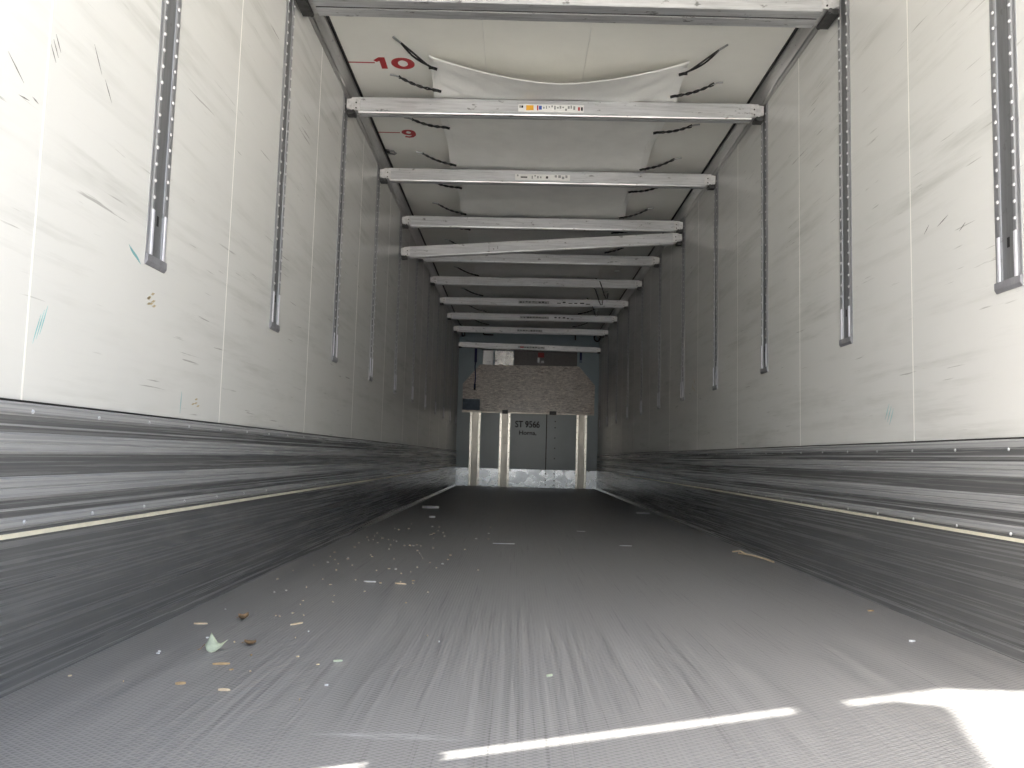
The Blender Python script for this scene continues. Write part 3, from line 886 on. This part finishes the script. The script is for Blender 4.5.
def sliver(name, x, y, lg, wd, rz, mat, label, cat, group=None, hgt=0.004):
    bm = bmesh.new()
    prism(bm, [(-lg / 2, -wd * 0.05), (-lg * 0.2, -wd * 0.45), (lg * 0.25, -wd * 0.35), (lg / 2, -wd * 0.1), (lg * 0.30, wd * 0.32), (-lg * 0.05, wd / 2), (-lg * 0.35, wd * 0.25)], 'z', 0.0, hgt)
    o = part(name, bm, mat, None)
    o.location = (x, y, 0.0003); o.rotation_euler = (0, 0, rz)
    return tag(o, label, cat, group)
sliver('wood_splinter', -0.816, 2.515, 0.045, 0.010, 0.9, 'chip', 'pale wood splinter pointing away, right of the leaves', 'splinter')
sliver('wood_splinter', -0.868, 2.03, 0.040, 0.009, 0.2, 'chip_tan', 'tan wood splinter in front of the pale green leaf', 'splinter')
sliver('wood_splinter', -0.785, 1.815, 0.026, 0.010, 0.0, 'chip', 'short pale splinter nearest the camera, left of centre', 'splinter')
sliver('wood_splinter', -0.895, 1.855, 0.022, 0.012, 0.3, 'chip_tan', 'stubby tan splinter left of the nearest pale one', 'splinter')
sliver('wood_splinter', -1.090, 2.48, 0.040, 0.010, 0.1, 'chip', 'pale splinter lying close to the left kick rail', 'splinter')
sliver('wood_splinter', -0.748, 3.37, 0.050, 0.018, -0.1, 'scrap', 'whitish flat chip in the middle distance on the left', 'chip')
sliver('wood_splinter', -0.620, 3.34, 0.050, 0.014, -0.3, 'chip', 'pale bent chip right of the whitish flat one', 'chip')
sliver('white_stick', -0.235, 4.97, 0.130, 0.010, 0.02, 'scrap', 'thin white stick lying crosswise on the floor', 'stick')
sliver('plastic_scrap', -1.0, 8.12, 0.16, 0.16, 0.2, 'scrap', 'white plastic scrap far in by the left kick rail', 'scrap', None, 0.02)
sliver('plastic_scrap', -0.86, 6.9, 0.05, 0.06, 0.2, 'scrap', 'small white scrap before the larger plastic one', 'scrap', None, 0.012)
sliver('paper_shred', 0.500, 5.04, 0.075, 0.02, 0.0, 'scrap', 'small white shred on the floor right of the middle', 'shred')
sliver('paper_shred', 0.300, 5.95, 0.06, 0.02, 0.0, 'scrap', 'tiny white shred further in than the other shred', 'shred')
sliver('plastic_strip', 1.08, 8.15, 0.13, 0.05, -0.2, 'scrap', 'pale strip far in by the right kick rail', 'strip', None, 0.008)
sliver('wood_splinter', 1.02, 2.52, 0.020, 0.012, 0.1, 'scrap', 'white flake on the right near the kick rail', 'flake')
sliver('wood_splinter', 1.11, 3.02, 0.026, 0.014, 0.3, 'chip_tan', 'tan chip on the right by the kick rail', 'chip')
sliver('wood_splinter', -0.60, 2.09, 0.022, 0.008, 0.3, 'leaf', 'green fleck on the floor left of centre', 'fleck')
sliver('wood_splinter', -0.08, 2.01, 0.018, 0.007, 0.6, 'leaf', 'yellow-green fleck on the floor near the centre', 'fleck')
tw = thing('dry_twig', 'dry straw-coloured twig against the right kick rail', 'twig', (1.155, 4.62, 0.0))
bm = bmesh.new(); tube(bm, [(-0.05, 0.14, 0.006), (-0.02, 0.02, 0.012), (0.02, -0.12, 0.008), (0.03, -0.24, 0.006)], 0.005)
part('stem', bm, 'chip', tw)
bm = bmesh.new(); tube(bm, [(-0.03, 0.06, 0.010), (-0.07, 0.04, 0.03), (-0.10, 0.08, 0.02)], 0.004)
part('side_shoot', bm, 'chip', tw)

chip_meshes = []
for k in range(6):
    bm = bmesh.new()
    lg = rnd.uniform(0.005, 0.012); wd = rnd.uniform(0.003, 0.006)
    prism(bm, [(-lg / 2, -wd * 0.3), (lg * 0.1, -wd / 2), (lg / 2, wd * 0.1), (0.0, wd / 2)], 'z', 0.0, 0.003)
    chip_meshes.append(mesh_of('wood_crumb', bm, ('chip', 'chip', 'scrap', 'chip_tan')[k % 4]))
spots = []
for k in range(70):
    y = 1.75 + rnd.random() ** 1.2 * 4.6
    x = -1.18 + abs(rnd.gauss(0, 0.42)) + 0.03 * (y - 2)
    spots.append((min(x, 1.1), y))
for k in range(40):
    spots.append((rnd.gauss(-0.75, 0.22), rnd.gauss(4.2, 0.8)))
for x, y in spots:
    if not -1.18 < x < 1.18: continue
    o = link('wood_crumb', rnd.choice(chip_meshes), None, (x, y, 0.0003))
    s = 0.55 + 0.13 * y
    o.scale = (s, s, 1); o.rotation_euler = (0, 0, rnd.uniform(0, 3.1))
    zone = ('close to the left kick rail' if x < -0.95 else 'in the drift on the left half of the floor' if x < -0.45 else 'out towards the middle of the floor')
    tag(o, 'tiny pale wood crumb ' + zone, 'wood crumb', 'wood crumbs ' + zone)
